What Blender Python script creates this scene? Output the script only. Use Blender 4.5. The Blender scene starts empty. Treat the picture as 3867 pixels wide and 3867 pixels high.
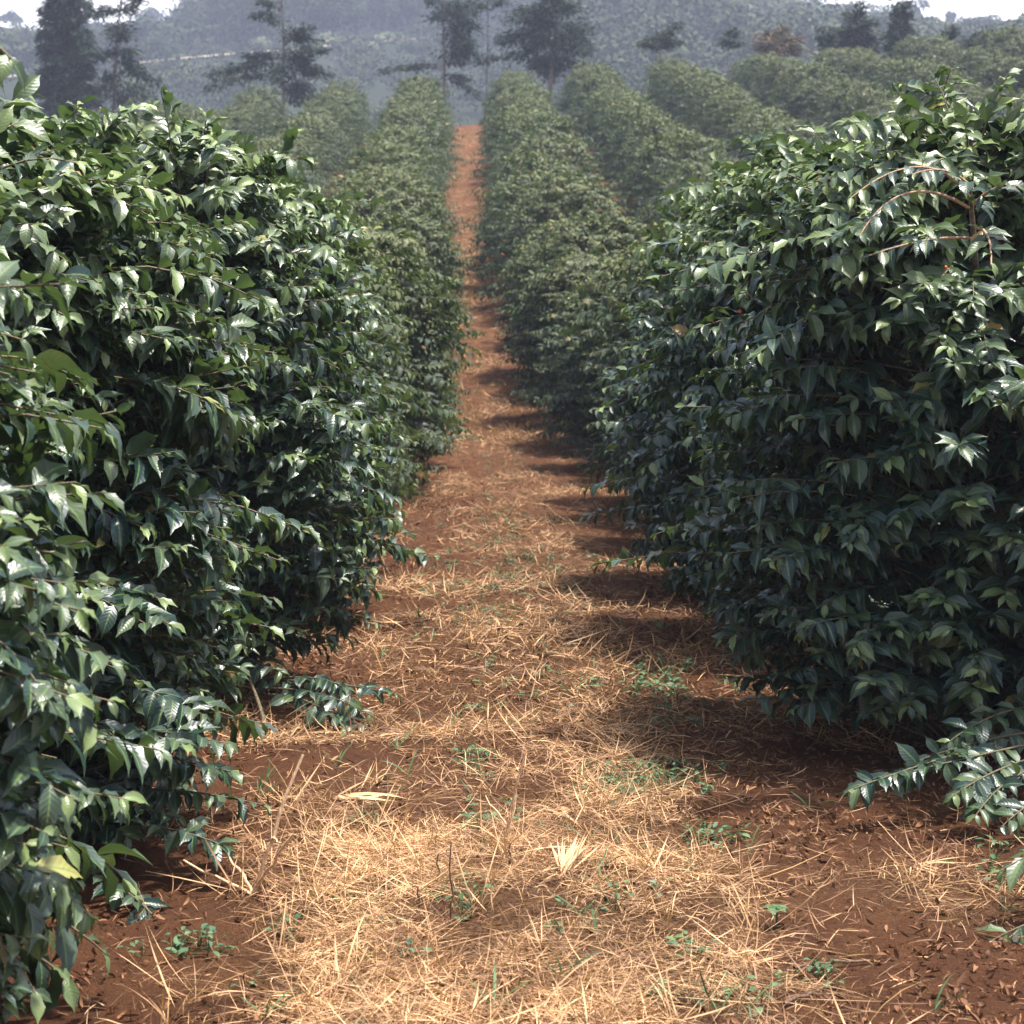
import bpy, math, numpy as np
from mathutils import Vector

# ------------------------------------------------------------------ camera, sky, sun, exposure
S = bpy.context.scene
COL = S.collection
CAM_H = 1.65
PITCH = math.atan(316 / 4000)
cam = bpy.data.cameras.new('camera'); camo = bpy.data.objects.new('camera', cam); COL.objects.link(camo)
camo.location = (0, 0, CAM_H); camo.rotation_euler = (math.pi / 2 - PITCH, 0, 0)
cam.sensor_width = 24; cam.sensor_height = 24; cam.sensor_fit = 'HORIZONTAL'
cam.lens = 4000 / 1932 * 24
cam.clip_end = 6000; cam.clip_start = 0.1
cam.dof.use_dof = True; cam.dof.focus_distance = 7.6; cam.dof.aperture_fstop = 5.6
S.camera = camo
CLOUD = 1.9
SUN_EL, SUN_AZ = math.radians(74), math.radians(88)      # azimuth clockwise from +Y (away from the camera)
w = bpy.data.worlds.new('World'); S.world = w; w.use_nodes = True
nt = w.node_tree; nt.nodes.clear()
sky = nt.nodes.new('ShaderNodeTexSky'); sky.sky_type = 'NISHITA'; sky.sun_disc = False
sky.sun_elevation = SUN_EL; sky.sun_rotation = SUN_AZ; sky.air_density = 1.0; sky.dust_density = 3.5; sky.ozone_density = 1.0
bg = nt.nodes.new('ShaderNodeBackground'); bg.inputs['Strength'].default_value = 0.125
wo = nt.nodes.new('ShaderNodeOutputWorld')
# bright white cloud bank low over the horizon
tcw = nt.nodes.new('ShaderNodeTexCoord'); sx = nt.nodes.new('ShaderNodeSeparateXYZ'); nt.links.new(tcw.outputs['Generated'], sx.inputs[0])
mrw = nt.nodes.new('ShaderNodeMapRange'); mrw.interpolation_type = 'SMOOTHSTEP'
for i_, v_ in ((1, .28), (2, .12), (3, .05), (4, 1)): mrw.inputs[i_].default_value = v_
nt.links.new(sx.outputs[2], mrw.inputs[0])
mxw = nt.nodes.new('ShaderNodeMix'); mxw.data_type = 'RGBA'; mxw.inputs[7].default_value = (CLOUD / .125, CLOUD / .125, CLOUD * 1.02 / .125, 1)
nt.links.new(mrw.outputs[0], mxw.inputs[0]); nt.links.new(sky.outputs[0], mxw.inputs[6])
nt.links.new(mxw.outputs[2], bg.inputs['Color']); nt.links.new(bg.outputs[0], wo.inputs[0])
sl = bpy.data.lights.new('sun', 'SUN'); sl.energy = 5.0; sl.angle = math.radians(2.6); sl.color = (1.0, 0.96, 0.90)
so = bpy.data.objects.new('sun', sl); COL.objects.link(so)
sd = Vector((math.sin(SUN_AZ) * math.cos(SUN_EL), math.cos(SUN_AZ) * math.cos(SUN_EL), math.sin(SUN_EL)))
so.rotation_euler = sd.to_track_quat('Z', 'Y').to_euler(); so.location = (30, 20, 60)
S.view_settings.view_transform = 'Standard'; S.view_settings.look = 'None'
S.view_settings.exposure = 1.25; S.view_settings.gamma = 1
S.render.engine = 'CYCLES'
c = S.cycles
c.max_bounces = 6; c.diffuse_bounces = 3; c.glossy_bounces = 2; c.transmission_bounces = 3; c.volume_bounces = 1
c.use_denoising = True; c.denoiser = 'OPENIMAGEDENOISE'; c.denoising_input_passes = 'RGB_ALBEDO_NORMAL'
HAZE_DENSITY = 0.0012
HAZE_COLOR = (0.34, 0.375, 0.49)

# ------------------------------------------------------------------ helpers
R0 = np.random.default_rng(11)

def sstep(a, b, x):
    t = np.clip((np.asarray(x, float) - a) / (b - a), 0, 1); return t * t * (3 - 2 * t)

_tab = np.random.default_rng(3).random((256, 256))
def vnoise(x, y):
    x = np.asarray(x, float); y = np.asarray(y, float)
    xi = np.floor(x).astype(int); yi = np.floor(y).astype(int); fx = x - xi; fy = y - yi
    fx = fx * fx * (3 - 2 * fx); fy = fy * fy * (3 - 2 * fy)
    g = lambda a, b: _tab[a & 255, b & 255]
    return (g(xi, yi) * (1 - fx) + g(xi + 1, yi) * fx) * (1 - fy) + (g(xi, yi + 1) * (1 - fx) + g(xi + 1, yi + 1) * fx) * fy
def fbm(x, y, n=4):
    s = 0; a = .5
    for i in range(n):
        s = s + a * vnoise(x * 2 ** i + 17 * i, y * 2 ** i + 31 * i); a *= .5
    return s

_XD = [0, 22, 30, 40, 50, 64, 85, 106, 130]; _XC = [.13, .1, -.05, -.4, -.82, -1.2, -1.68, -2.1, -2.6]
def xc(d): return np.interp(d, _XD, _XC)
_dd = np.linspace(0, 140, 1401); _sl = .164 * sstep(23, 37, _dd) * (1 - sstep(104, 112, _dd) * 1.3)
_zz = np.concatenate([[0], np.cumsum((_sl[1:] + _sl[:-1]) / 2 * .1)])
def rough(x, y):
    r = .10 * (fbm(x * 1.3, y * 1.3, 3) - .45) + .035 * (fbm(x * 7 + 40, y * 7, 3) - .45)
    return r * (1 - .6 * sstep(20, 60, y)) * (1 - sstep(106, 120, y))
def gz(x, y, micro=True):
    x = np.asarray(x, float); y = np.asarray(y, float)
    near = np.interp(y, _dd, _zz)
    xl = x - xc(np.clip(y, 0, 130))
    near = near + .085 * np.clip(xl, -60, 60) * sstep(34, 106, y)
    near = near + .05 * np.exp(-(xl / .55) ** 2) * (1 - sstep(20, 40, y))
    if micro: near = near + rough(x, y)
    pxs = 966 + x * 4000 / 600
    top = 1.65 + .15 * (650 - np.interp(pxs, [-1500, -200, 0, 150, 300, 360, 500, 900, 1300, 1450, 1550, 1700, 1932, 3500], [200, 140, 135, 120, 125, 95, 45, 35, 45, 75, 95, 108, 115, 180]))
    hill = np.interp(y, [0, 112, 150, 220, 300, 400], [12, 12, 5, 13, 35, 57])
    hill = hill + 0 * x
    far = 57 + (top - 57) * np.clip((y - 400) / 200, 0, 1) - 40 * sstep(640, 1200, y)
    hill = np.where(y > 400, far, hill)
    k = sstep(108, 150, y)
    return near * (1 - k) + hill * k

_cp, _sp = math.cos(PITCH), math.sin(PITCH)
def ray(px, py):
    a = (px - 966) / 4000; b = (966 - py) / 4000
    return np.array([a, _cp + b * _sp, b * _cp - _sp])
def at(px, py, d):
    v = ray(px, py); v = v / v[1] * d; return np.array([v[0], v[1], v[2] + CAM_H])
def on_ground(px, py, lo=3, hi=900):
    v = ray(px, py); v = v / v[1]
    ds = np.concatenate([np.arange(lo, 40, .02), np.arange(40, hi, .2)])
    h = CAM_H + v[2] * ds - gz(v[0] * ds, ds)
    i = int(np.argmax(h < 0)); d = ds[i]
    return np.array([v[0] * d, d, float(gz(v[0] * d, d))])
def project(p):
    x, y, z = p[0], p[1], p[2] - CAM_H
    f = y * _cp - z * _sp; u = y * _sp + z * _cp
    return 966 + 4000 * x / f, 966 - 4000 * u / f

class MB:                                  # vertex/face buffers -> one mesh
    def __init__(s): s.v = []; s.f = []; s.m = []; s.a = []; s.n = 0
    def add(s, verts, faces, mat=0, attr=None):
        verts = np.asarray(verts, np.float32).reshape(-1, 3); faces = np.asarray(faces, np.int32)
        s.v.append(verts); s.f.append(faces + s.n); s.m.append(np.full(len(faces), mat, np.int32))
        s.a.append(np.zeros((len(verts), 3), np.float32) if attr is None else np.asarray(attr, np.float32).reshape(-1, 3))
        s.n += len(verts)
    def mesh(s, name, mats, smooth=True):
        me = bpy.data.meshes.new(name); V = np.concatenate(s.v); 
        me.vertices.add(len(V)); me.vertices.foreach_set('co', V.ravel())
        k = [f.shape[1] for f in s.f]; tot = np.concatenate([np.full(len(f), q, np.int32) for f, q in zip(s.f, k)])
        loops = np.concatenate([f.ravel() for f in s.f]); start = np.concatenate([[0], np.cumsum(tot)[:-1]]).astype(np.int32)
        me.loops.add(len(loops)); me.loops.foreach_set('vertex_index', loops.astype(np.int32))
        me.polygons.add(len(tot)); me.polygons.foreach_set('loop_start', start); me.polygons.foreach_set('loop_total', tot)
        me.polygons.foreach_set('material_index', np.concatenate(s.m))
        me.polygons.foreach_set('use_smooth', np.full(len(tot), smooth))
        A = np.concatenate(s.a)
        at_ = me.attributes.new('leaf', 'FLOAT_VECTOR', 'POINT'); at_.data.foreach_set('vector', A.ravel())
        for m in mats: me.materials.append(m)
        me.update(calc_edges=True); return me

def unit(v): return v / np.maximum(np.linalg.norm(v, axis=-1, keepdims=True), 1e-9)

def strip_faces(nl, nw):
    i = np.arange(nl - 1)[:, None] * nw + np.arange(nw - 1)[None]; i = i.ravel()
    return np.stack([i, i + 1, i + nw + 1, i + nw], 1)

def add_leaves(mb, P, T, N, L, W, bend, fold, tint, nl, nw, rng, wave=.0, mat=0, tip=.22, sharp=.9):
    """P base, T direction, N upper normal (n,3); arching blades with folded midrib, wavy margin and drawn-out tip"""
    n = len(P)
    if n == 0: return
    v = np.linspace(0, 1, nl); u = np.linspace(-1, 1, nw)
    prof = np.sin(np.pi * np.clip(v, 0, 1) ** .82) ** sharp
    prof = np.maximum(prof * (1 - .35 * v ** 6), .0); prof[0] = .06; prof[-1] = .015
    if nl > 5: prof[-2] = min(prof[-2], tip)
    T = unit(T); B = unit(np.cross(T, N)); N = np.cross(B, T)
    th = bend[:, None]; vv = v[None]
    th = np.where(np.abs(th) < .02, .02, th)
    yy = L[:, None] * np.sin(th * vv) / th; zz = -L[:, None] * (1 - np.cos(th * vv)) / th
    tx, tz = np.cos(th * vv), -np.sin(th * vv)           # tangent; local normal = (-tz, tx)
    half = W[:, None] * .5 * prof[None]
    ph = rng.random((n, 1, 1)) * 6.28
    cx = half[:, :, None] * u[None, None] * np.cos(fold[:, None, None] * np.abs(u)[None, None])
    cz = half[:, :, None] * np.abs(u)[None, None] * np.sin(fold[:, None, None])
    if wave: cz = cz + wave * W[:, None, None] * (np.abs(u) ** 1.5)[None, None] * np.sin(v[None, :, None] * 17 + ph + np.sign(u)[None, None] * 1.1) * prof[None, :, None]
    oy = yy[:, :, None] - tz[:, :, None] * cz; oz = zz[:, :, None] + tx[:, :, None] * cz
    V = P[:, None, None] + cx[..., None] * B[:, None, None] + oy[..., None] * T[:, None, None] + oz[..., None] * N[:, None, None]
    nv = nl * nw; f = strip_faces(nl, nw)
    F = (np.arange(n)[:, None, None] * nv + f[None]).reshape(-1, 4)
    A = np.zeros((n, nl, nw, 3)); A[..., 0] = u[None, None]; A[..., 1] = v[None, :, None]; A[..., 2] = tint[:, None, None]
    mb.add(V.reshape(-1, 3), F, mat, A.reshape(-1, 3))

def add_tubes(mb, pts, rad, ns=5, mat=0, tint=0):
    """pts (n,k,3) polylines, rad (n,k)"""
    pts = np.asarray(pts, float); rad = np.asarray(rad, float)
    if pts.ndim == 2: pts = pts[None]; rad = rad[None]
    n, k, _ = pts.shape
    t = np.gradient(pts, axis=1); t = unit(t)
    ref = np.where(np.abs(t[:, :1, 2:3]) > .8, np.array([[[1., 0, 0]]]), np.array([[[0, 0, 1.]]])); ref = np.broadcast_to(ref, t.shape)
    a = unit(np.cross(t, ref)); b = np.cross(t, a)
    an = np.arange(ns) / ns * 2 * np.pi
    V = pts[:, :, None] + rad[:, :, None, None] * (np.cos(an)[None, None, :, None] * a[:, :, None] + np.sin(an)[None, None, :, None] * b[:, :, None])
    i = np.arange(k - 1)[:, None] * ns; j = np.arange(ns)[None]; j2 = (j + 1) % ns
    f = np.stack([i + j, i + j2, i + ns + j2, i + ns + j], -1).reshape(-1, 4)
    F = (np.arange(n)[:, None, None] * (k * ns) + f[None]).reshape(-1, 4)
    A = np.zeros((n * k * ns, 3)); A[:, 2] = tint
    mb.add(V.reshape(-1, 3), F, mat, A)

def bez(a, b, c_, k):
    t = np.linspace(0, 1, k)[None, :, None]; a, b, c_ = a[:, None], b[:, None], c_[:, None]
    return a * (1 - t) ** 2 + 2 * b * t * (1 - t) + c_ * t * t

def ball(nu=8, nv=6):
    vs = []; fs = []
    for i in range(nv + 1):
        p = math.pi * i / nv
        for j in range(nu):
            q = 2 * math.pi * j / nu; vs.append((math.sin(p) * math.cos(q), math.sin(p) * math.sin(q), math.cos(p)))
    for i in range(nv):
        for j in range(nu): fs.append((i * nu + j, (i + 1) * nu + j, (i + 1) * nu + (j + 1) % nu, i * nu + (j + 1) % nu))
    return np.array(vs), np.array(fs)

def tag(o, label=None, cat=None, group=None, kind=None):
    if label: o['label'] = label
    if cat: o['category'] = cat
    if group: o['group'] = group
    if kind: o['kind'] = kind
    return o
def obj(name, mesh, parent=None, loc=(0, 0, 0)):
    o = bpy.data.objects.new(name, mesh); COL.objects.link(o); o.location = loc
    if parent: o.parent = parent
    return o
def empty(name, loc, rz=0):
    o = bpy.data.objects.new(name, None); COL.objects.link(o); o.location = loc; o.rotation_euler = (0, 0, rz); o.empty_display_size = .2; return o

# ------------------------------------------------------------------ materials
def newmat(name):
    m = bpy.data.materials.new(name); m.use_nodes = True; nt = m.node_tree; nt.nodes.clear()
    out = nt.nodes.new('ShaderNodeOutputMaterial'); return m, nt, out
def nd(nt, t, **k):
    n = nt.nodes.new(t)
    for a, b in k.items(): setattr(n, a, b)
    return n
def math_(nt, op, a, b=None, clamp=False):
    n = nd(nt, 'ShaderNodeMath', operation=op, use_clamp=clamp)
    for i, q in enumerate((a, b)):
        if q is None: continue
        if isinstance(q, (int, float)): n.inputs[i].default_value = q
        else: nt.links.new(q, n.inputs[i])
    return n.outputs[0]
def mixc(nt, fac, a, b):
    n = nd(nt, 'ShaderNodeMix', data_type='RGBA')
    for i, q in ((0, fac), (6, a), (7, b)):
        if isinstance(q, (int, float)): n.inputs[i].default_value = q
        elif isinstance(q, tuple): n.inputs[i].default_value = (*q, 1)
        else: nt.links.new(q, n.inputs[i])
    return n.outputs[2]

def leaf_material(name, dark, young, under, trans, tfac, rough, ribs=True, spec=.5):
    m, nt, out = newmat(name); L = nt.links
    a = nd(nt, 'ShaderNodeAttribute', attribute_name='leaf'); sp = nd(nt, 'ShaderNodeSeparateXYZ'); L.new(a.outputs['Vector'], sp.inputs[0])
    au = math_(nt, 'ABSOLUTE', sp.outputs[0]); t = sp.outputs[2]
    base = mixc(nt, math_(nt, 'MINIMUM', t, 1.0), dark, young)
    old = nd(nt, 'ShaderNodeMapRange'); L.new(t, old.inputs[0]); old.inputs[1].default_value = 1.05; old.inputs[2].default_value = 1.3
    base = mixc(nt, old.outputs[0], base, (.26, .16, .05))
    geo = nd(nt, 'ShaderNodeNewGeometry')
    tex = nd(nt, 'ShaderNodeTexNoise'); tex.inputs['Scale'].default_value = 9; tex.inputs['Detail'].default_value = 2
    tc = nd(nt, 'ShaderNodeTexCoord'); L.new(tc.outputs['Object'], tex.inputs['Vector'])
    hv = nd(nt, 'ShaderNodeHueSaturation'); L.new(base, hv.inputs['Color'])
    mr = nd(nt, 'ShaderNodeMapRange'); L.new(tex.outputs[0], mr.inputs[0]); mr.inputs[1].default_value = .3; mr.inputs[2].default_value = .7; mr.inputs[3].default_value = .7; mr.inputs[4].default_value = 1.35
    L.new(mr.outputs[0], hv.inputs['Value']); col = hv.outputs[0]
    p = nd(nt, 'ShaderNodeBsdfPrincipled')
    if ribs:
        rib = nd(nt, 'ShaderNodeMapRange'); L.new(au, rib.inputs[0]); rib.inputs[1].default_value = .05; rib.inputs[2].default_value = .13; rib.inputs[3].default_value = .75; rib.inputs[4].default_value = 0
        col = mixc(nt, rib.outputs[0], col, (.12, .19, .05))
        k = math_(nt, 'SUBTRACT', math_(nt, 'MULTIPLY', sp.outputs[1], 9.0), math_(nt, 'MULTIPLY', au, 1.5))
        wv = math_(nt, 'SINE', math_(nt, 'MULTIPLY', k, 6.283))
        bp = nd(nt, 'ShaderNodeBump'); bp.inputs['Strength'].default_value = .10; bp.inputs['Distance'].default_value = .004
        L.new(wv, bp.inputs['Height']); L.new(bp.outputs[0], p.inputs['Normal'])
    col = mixc(nt, geo.outputs['Backfacing'], col, under)
    L.new(col, p.inputs['Base Color']); mrr = nd(nt, 'ShaderNodeMapRange'); L.new(tex.outputs[0], mrr.inputs[0]); mrr.inputs[1].default_value = .3; mrr.inputs[2].default_value = .7; mrr.inputs[3].default_value = rough * .8; mrr.inputs[4].default_value = rough * 1.5; L.new(mrr.outputs[0], p.inputs['Roughness']); p.inputs['Specular IOR Level'].default_value = spec
    tr = nd(nt, 'ShaderNodeBsdfTranslucent'); tr.inputs[0].default_value = (*trans, 1)
    mx = nd(nt, 'ShaderNodeMixShader'); mx.inputs[0].default_value = tfac
    L.new(p.outputs[0], mx.inputs[1]); L.new(tr.outputs[0], mx.inputs[2]); L.new(mx.outputs[0], out.inputs[0])
    return m

M_LEAF = leaf_material('coffee_leaf', (.009, .028, .026), (.22, .28, .085), (.045, .080, .042), (.14, .23, .05), .13, .33, spec=.48)
M_LEAFFAR = leaf_material('coffee_leaf_far', (.016, .033, .019), (.16, .17, .05), (.045, .07, .035), (.15, .22, .05), .13, .55, ribs=False, spec=.3)
M_CONIF = leaf_material('conifer_needles', (.010, .024, .016), (.026, .045, .022), (.022, .04, .024), (.05, .08, .03), .08, .6, ribs=False, spec=.2)
M_RUSTY = leaf_material('rusty_foliage', (.07, .06, .03), (.16, .09, .05), (.06, .06, .03), (.1, .08, .03), .1, .6, ribs=False, spec=.2)
M_FOREST = leaf_material('forest_leaves', (.020, .034, .020), (.11, .13, .06), (.03, .045, .025), (.05, .08, .03), .06, .7, ribs=False, spec=.15)
M_PALE = leaf_material('pale_tree_leaves', (.17, .20, .11), (.30, .31, .17), (.16, .18, .1), (.1, .14, .06), .06, .7, ribs=False, spec=.15)
M_WEED = leaf_material('weed_leaf', (.045, .10, .050), (.10, .17, .06), (.07, .12, .06), (.1, .2, .06), .15, .5, ribs=False, spec=.3)
M_STRAW = leaf_material('straw_blade', (.105, .045, .024), (.86, .54, .285), (.45, .27, .11), (.5, .32, .12), .12, .6, ribs=False, spec=.25)
M_LITTER = leaf_material('dead_leaf', (.11, .048, .025), (.32, .16, .075), (.12, .06, .03), (.12, .06, .02), .05, .7, ribs=False, spec=.2)

def bark_material(name, c1, c2, scale=14):
    m, nt, out = newmat(name); L = nt.links
    tc = nd(nt, 'ShaderNodeTexCoord'); mp = nd(nt, 'ShaderNodeMapping'); mp.inputs['Scale'].default_value = (scale, scale, scale * .3); L.new(tc.outputs['Object'], mp.inputs[0])
    n = nd(nt, 'ShaderNodeTexNoise'); n.inputs['Scale'].default_value = 3; n.inputs['Detail'].default_value = 6; L.new(mp.outputs[0], n.inputs['Vector'])
    r = nd(nt, 'ShaderNodeMapRange'); r.inputs[1].default_value = .35; r.inputs[2].default_value = .65; L.new(n.outputs[0], r.inputs[0])
    p = nd(nt, 'ShaderNodeBsdfPrincipled'); p.inputs['Roughness'].default_value = .75
    L.new(mixc(nt, r.outputs[0], c1, c2), p.inputs['Base Color'])
    b = nd(nt, 'ShaderNodeBump'); b.inputs['Strength'].default_value = .5; b.inputs['Distance'].default_value = .01; L.new(n.outputs[0], b.inputs['Height']); L.new(b.outputs[0], p.inputs['Normal'])
    L.new(p.outputs[0], out.inputs[0]); return m
M_BARK = bark_material('coffee_bark', (.07, .05, .035), (.19, .14, .10))
M_TWIG = bark_material('coffee_twig', (.24, .13, .075), (.44, .28, .18), 40)
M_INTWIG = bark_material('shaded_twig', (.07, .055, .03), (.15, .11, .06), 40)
M_TRUNK = bark_material('tree_bark', (.06, .045, .035), (.14, .11, .085), 5)
M_STICK = bark_material('dry_stick', (.45, .26, .14), (.68, .47, .28), 40)
M_DARKSTICK = bark_material('dark_stick', (.06, .032, .018), (.16, .09, .05), 40)

def plain(name, col, rough=.4):
    m, nt, out = newmat(name); p = nd(nt, 'ShaderNodeBsdfPrincipled'); tc = nd(nt, 'ShaderNodeTexCoord')
    n = nd(nt, 'ShaderNodeTexNoise'); n.inputs['Scale'].default_value = 60; nt.links.new(tc.outputs['Object'], n.inputs['Vector'])
    nt.links.new(mixc(nt, n.outputs[0], tuple(q * .7 for q in col), tuple(min(1, q * 1.3) for q in col)), p.inputs['Base Color'])
    p.inputs['Roughness'].default_value = rough; nt.links.new(p.outputs[0], out.inputs[0]); return m
M_CHERRY = plain('coffee_cherry', (.55, .10, .025), .3)
M_GREENCH = plain('green_cherry', (.20, .26, .06), .35)

def soil_material():
    m, nt, out = newmat('red_soil'); L = nt.links
    tc = nd(nt, 'ShaderNodeTexCoord'); co = tc.outputs['Object']
    def noise(scale, det=6, rough=.6, sc=(1, 1, 1)):
        mp = nd(nt, 'ShaderNodeMapping'); mp.inputs['Scale'].default_value = sc; L.new(co, mp.inputs[0])
        n = nd(nt, 'ShaderNodeTexNoise'); n.inputs['Scale'].default_value = scale; n.inputs['Detail'].default_value = det; n.inputs['Roughness'].default_value = rough
        L.new(mp.outputs[0], n.inputs['Vector']); return n.outputs[0]
    def ramp(x, a, b):
        r = nd(nt, 'ShaderNodeMapRange'); r.inputs[1].default_value = a; r.inputs[2].default_value = b; L.new(x, r.inputs[0]); return r.outputs[0]
    big = ramp(noise(.9, 4), .38, .62); med = ramp(noise(7, 8, .7), .35, .65); fine = noise(60, 6, .75)
    col = mixc(nt, big, (.195, .075, .030), (.265, .110, .046))
    col = mixc(nt, math_(nt, 'MULTIPLY', med, .55), col, (.085, .034, .019))
    col = mixc(nt, math_(nt, 'MULTIPLY', ramp(fine, .56, .68), .55), col, (.38, .19, .09))
    col = mixc(nt, math_(nt, 'MULTIPLY', ramp(fine, .44, .34), .6), col, (.075, .030, .016))
    # straw matted over the path, by amount stored on the mesh (x) and grass on the far land (y)
    a = nd(nt, 'ShaderNodeAttribute', attribute_name='leaf'); sp = nd(nt, 'ShaderNodeSeparateXYZ'); L.new(a.outputs['Vector'], sp.inputs[0])
    st = ramp(noise(38, 5, .7), .42, .6)
    strawc = mixc(nt, ramp(noise(90, 4), .4, .62), (.10, .046, .024), (.46, .27, .125))
    col = mixc(nt, math_(nt, 'MULTIPLY', sp.outputs[0], st), col, strawc)
    col = mixc(nt, sp.outputs[1], col, mixc(nt, noise(.35, 6, .7), (.018, .028, .017), (.034, .044, .026)))
    p = nd(nt, 'ShaderNodeBsdfPrincipled'); p.inputs['Roughness'].default_value = .95; p.inputs['Specular IOR Level'].default_value = .15
    L.new(col, p.inputs['Base Color'])
    h = math_(nt, 'ADD', math_(nt, 'ADD', math_(nt, 'MULTIPLY', med, .5), fine), noise(160, 3, .8))
    b = nd(nt, 'ShaderNodeBump'); b.inputs['Strength'].default_value = 1.0; b.inputs['Distance'].default_value = .05; L.new(h, b.inputs['Height']); L.new(b.outputs[0], p.inputs['Normal'])
    L.new(p.outputs[0], out.inputs[0]); return m
M_SOIL = soil_material()
def track_material():
    m, nt, out = newmat('track_dirt'); L = nt.links; p = nd(nt, 'ShaderNodeBsdfPrincipled'); tc = nd(nt, 'ShaderNodeTexCoord')
    n = nd(nt, 'ShaderNodeTexNoise'); n.inputs['Scale'].default_value = .15; n.inputs['Detail'].default_value = 5; L.new(tc.outputs['Object'], n.inputs['Vector'])
    L.new(mixc(nt, n.outputs[0], (.34, .25, .18), (.52, .44, .34)), p.inputs['Base Color']); p.inputs['Roughness'].default_value = .9
    L.new(p.outputs[0], out.inputs[0]); return m
M_TRACK = track_material()

# ------------------------------------------------------------------ ground
def straw_amount(x, y):
    xl = x - xc(y)
    near = np.exp(-((xl + .02) / np.where(xl < 0, .62 + .2 * (1 - sstep(7.5, 8.3, y)), .62) / (1 - .28 * sstep(9, 11, y))) ** 4) * (1 - .45 * sstep(6.6, 8.2, y)) 
    strip = .85 * np.exp(-((xl - 1.15) / .34) ** 2 - ((y - 6.35) / .33) ** 2)
    husk = .8 * np.exp(-((xl + .62) / .25) ** 2 - ((y - 7.5) / .2) ** 2)
    band = .55 + .9 * (fbm(x * 1.1 + 5, y * .55 + 9, 3) - .45)
    bare = 1 - np.exp(-((xl + .95) / .5) ** 2 - ((y - 8.7) / .7) ** 2)
    return np.clip(np.maximum(np.maximum(near * np.where(y < 7, 1.05, band * 1.15), strip), husk) * bare, 0, 1)

ys = [1.5]
while ys[-1] < 2500: ys.append(ys[-1] + max(.04, ys[-1] * .011))
ys = np.array([-300., -150, -80, -40, -20, -10, -5, -2.5, -1, 0, .8] + ys)
xs = list(np.arange(-3.2, 3.21, .05)); s = .05
while xs[-1] < 2200: s *= 1.11; xs.append(xs[-1] + s)
xs = np.array(sorted(set([-x for x in xs if x > 3.2]) | set(xs)))
GX, GY = np.meshgrid(xs, ys); GZ = gz(GX, GY)
mb = MB(); at_ = np.zeros(GX.shape + (3,)); at_[..., 0] = straw_amount(GX, GY) * (1 - sstep(90, 120, GY)); at_[..., 1] = sstep(112, 125, GY)
mb.add(np.stack([GX, GY, GZ], -1), strip_faces(len(ys), len(xs)), 0, at_)
tag(obj('ground', mb.mesh('ground', [M_SOIL])), kind='structure')

# pale track across the far hillside
pts = [(-40, 156), (150, 136), (280, 121), (420, 108), (560, 97), (700, 85), (860, 71), (1000, 61), (1120, 55), (1300, 58), (1430, 60), (1560, 62), (1700, 66), (1990, 72)]
tp = np.array([on_ground(a, b, 150) for a, b in pts]); t0 = np.linspace(0, 1, len(tp)); tt = np.linspace(0, 1, 90)
tp = np.stack([np.interp(tt, t0, tp[:, i]) for i in range(3)], 1)
TRACK = tp.copy()
side = unit(np.stack([-np.gradient(tp[:, 1]), np.gradient(tp[:, 0]), 0 * tt], 1))
rows_ = []
for k in (-.8, -.25, .25, .8):
    q = tp + side * k; q[:, 2] = gz(q[:, 0], q[:, 1]) + .5; rows_.append(q)
mb = MB(); V = np.stack(rows_, 1); mb.add(V, strip_faces(90, 4)[:, ::-1])
tag(obj('track', mb.mesh('track', [M_TRACK])), kind='structure')

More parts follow.
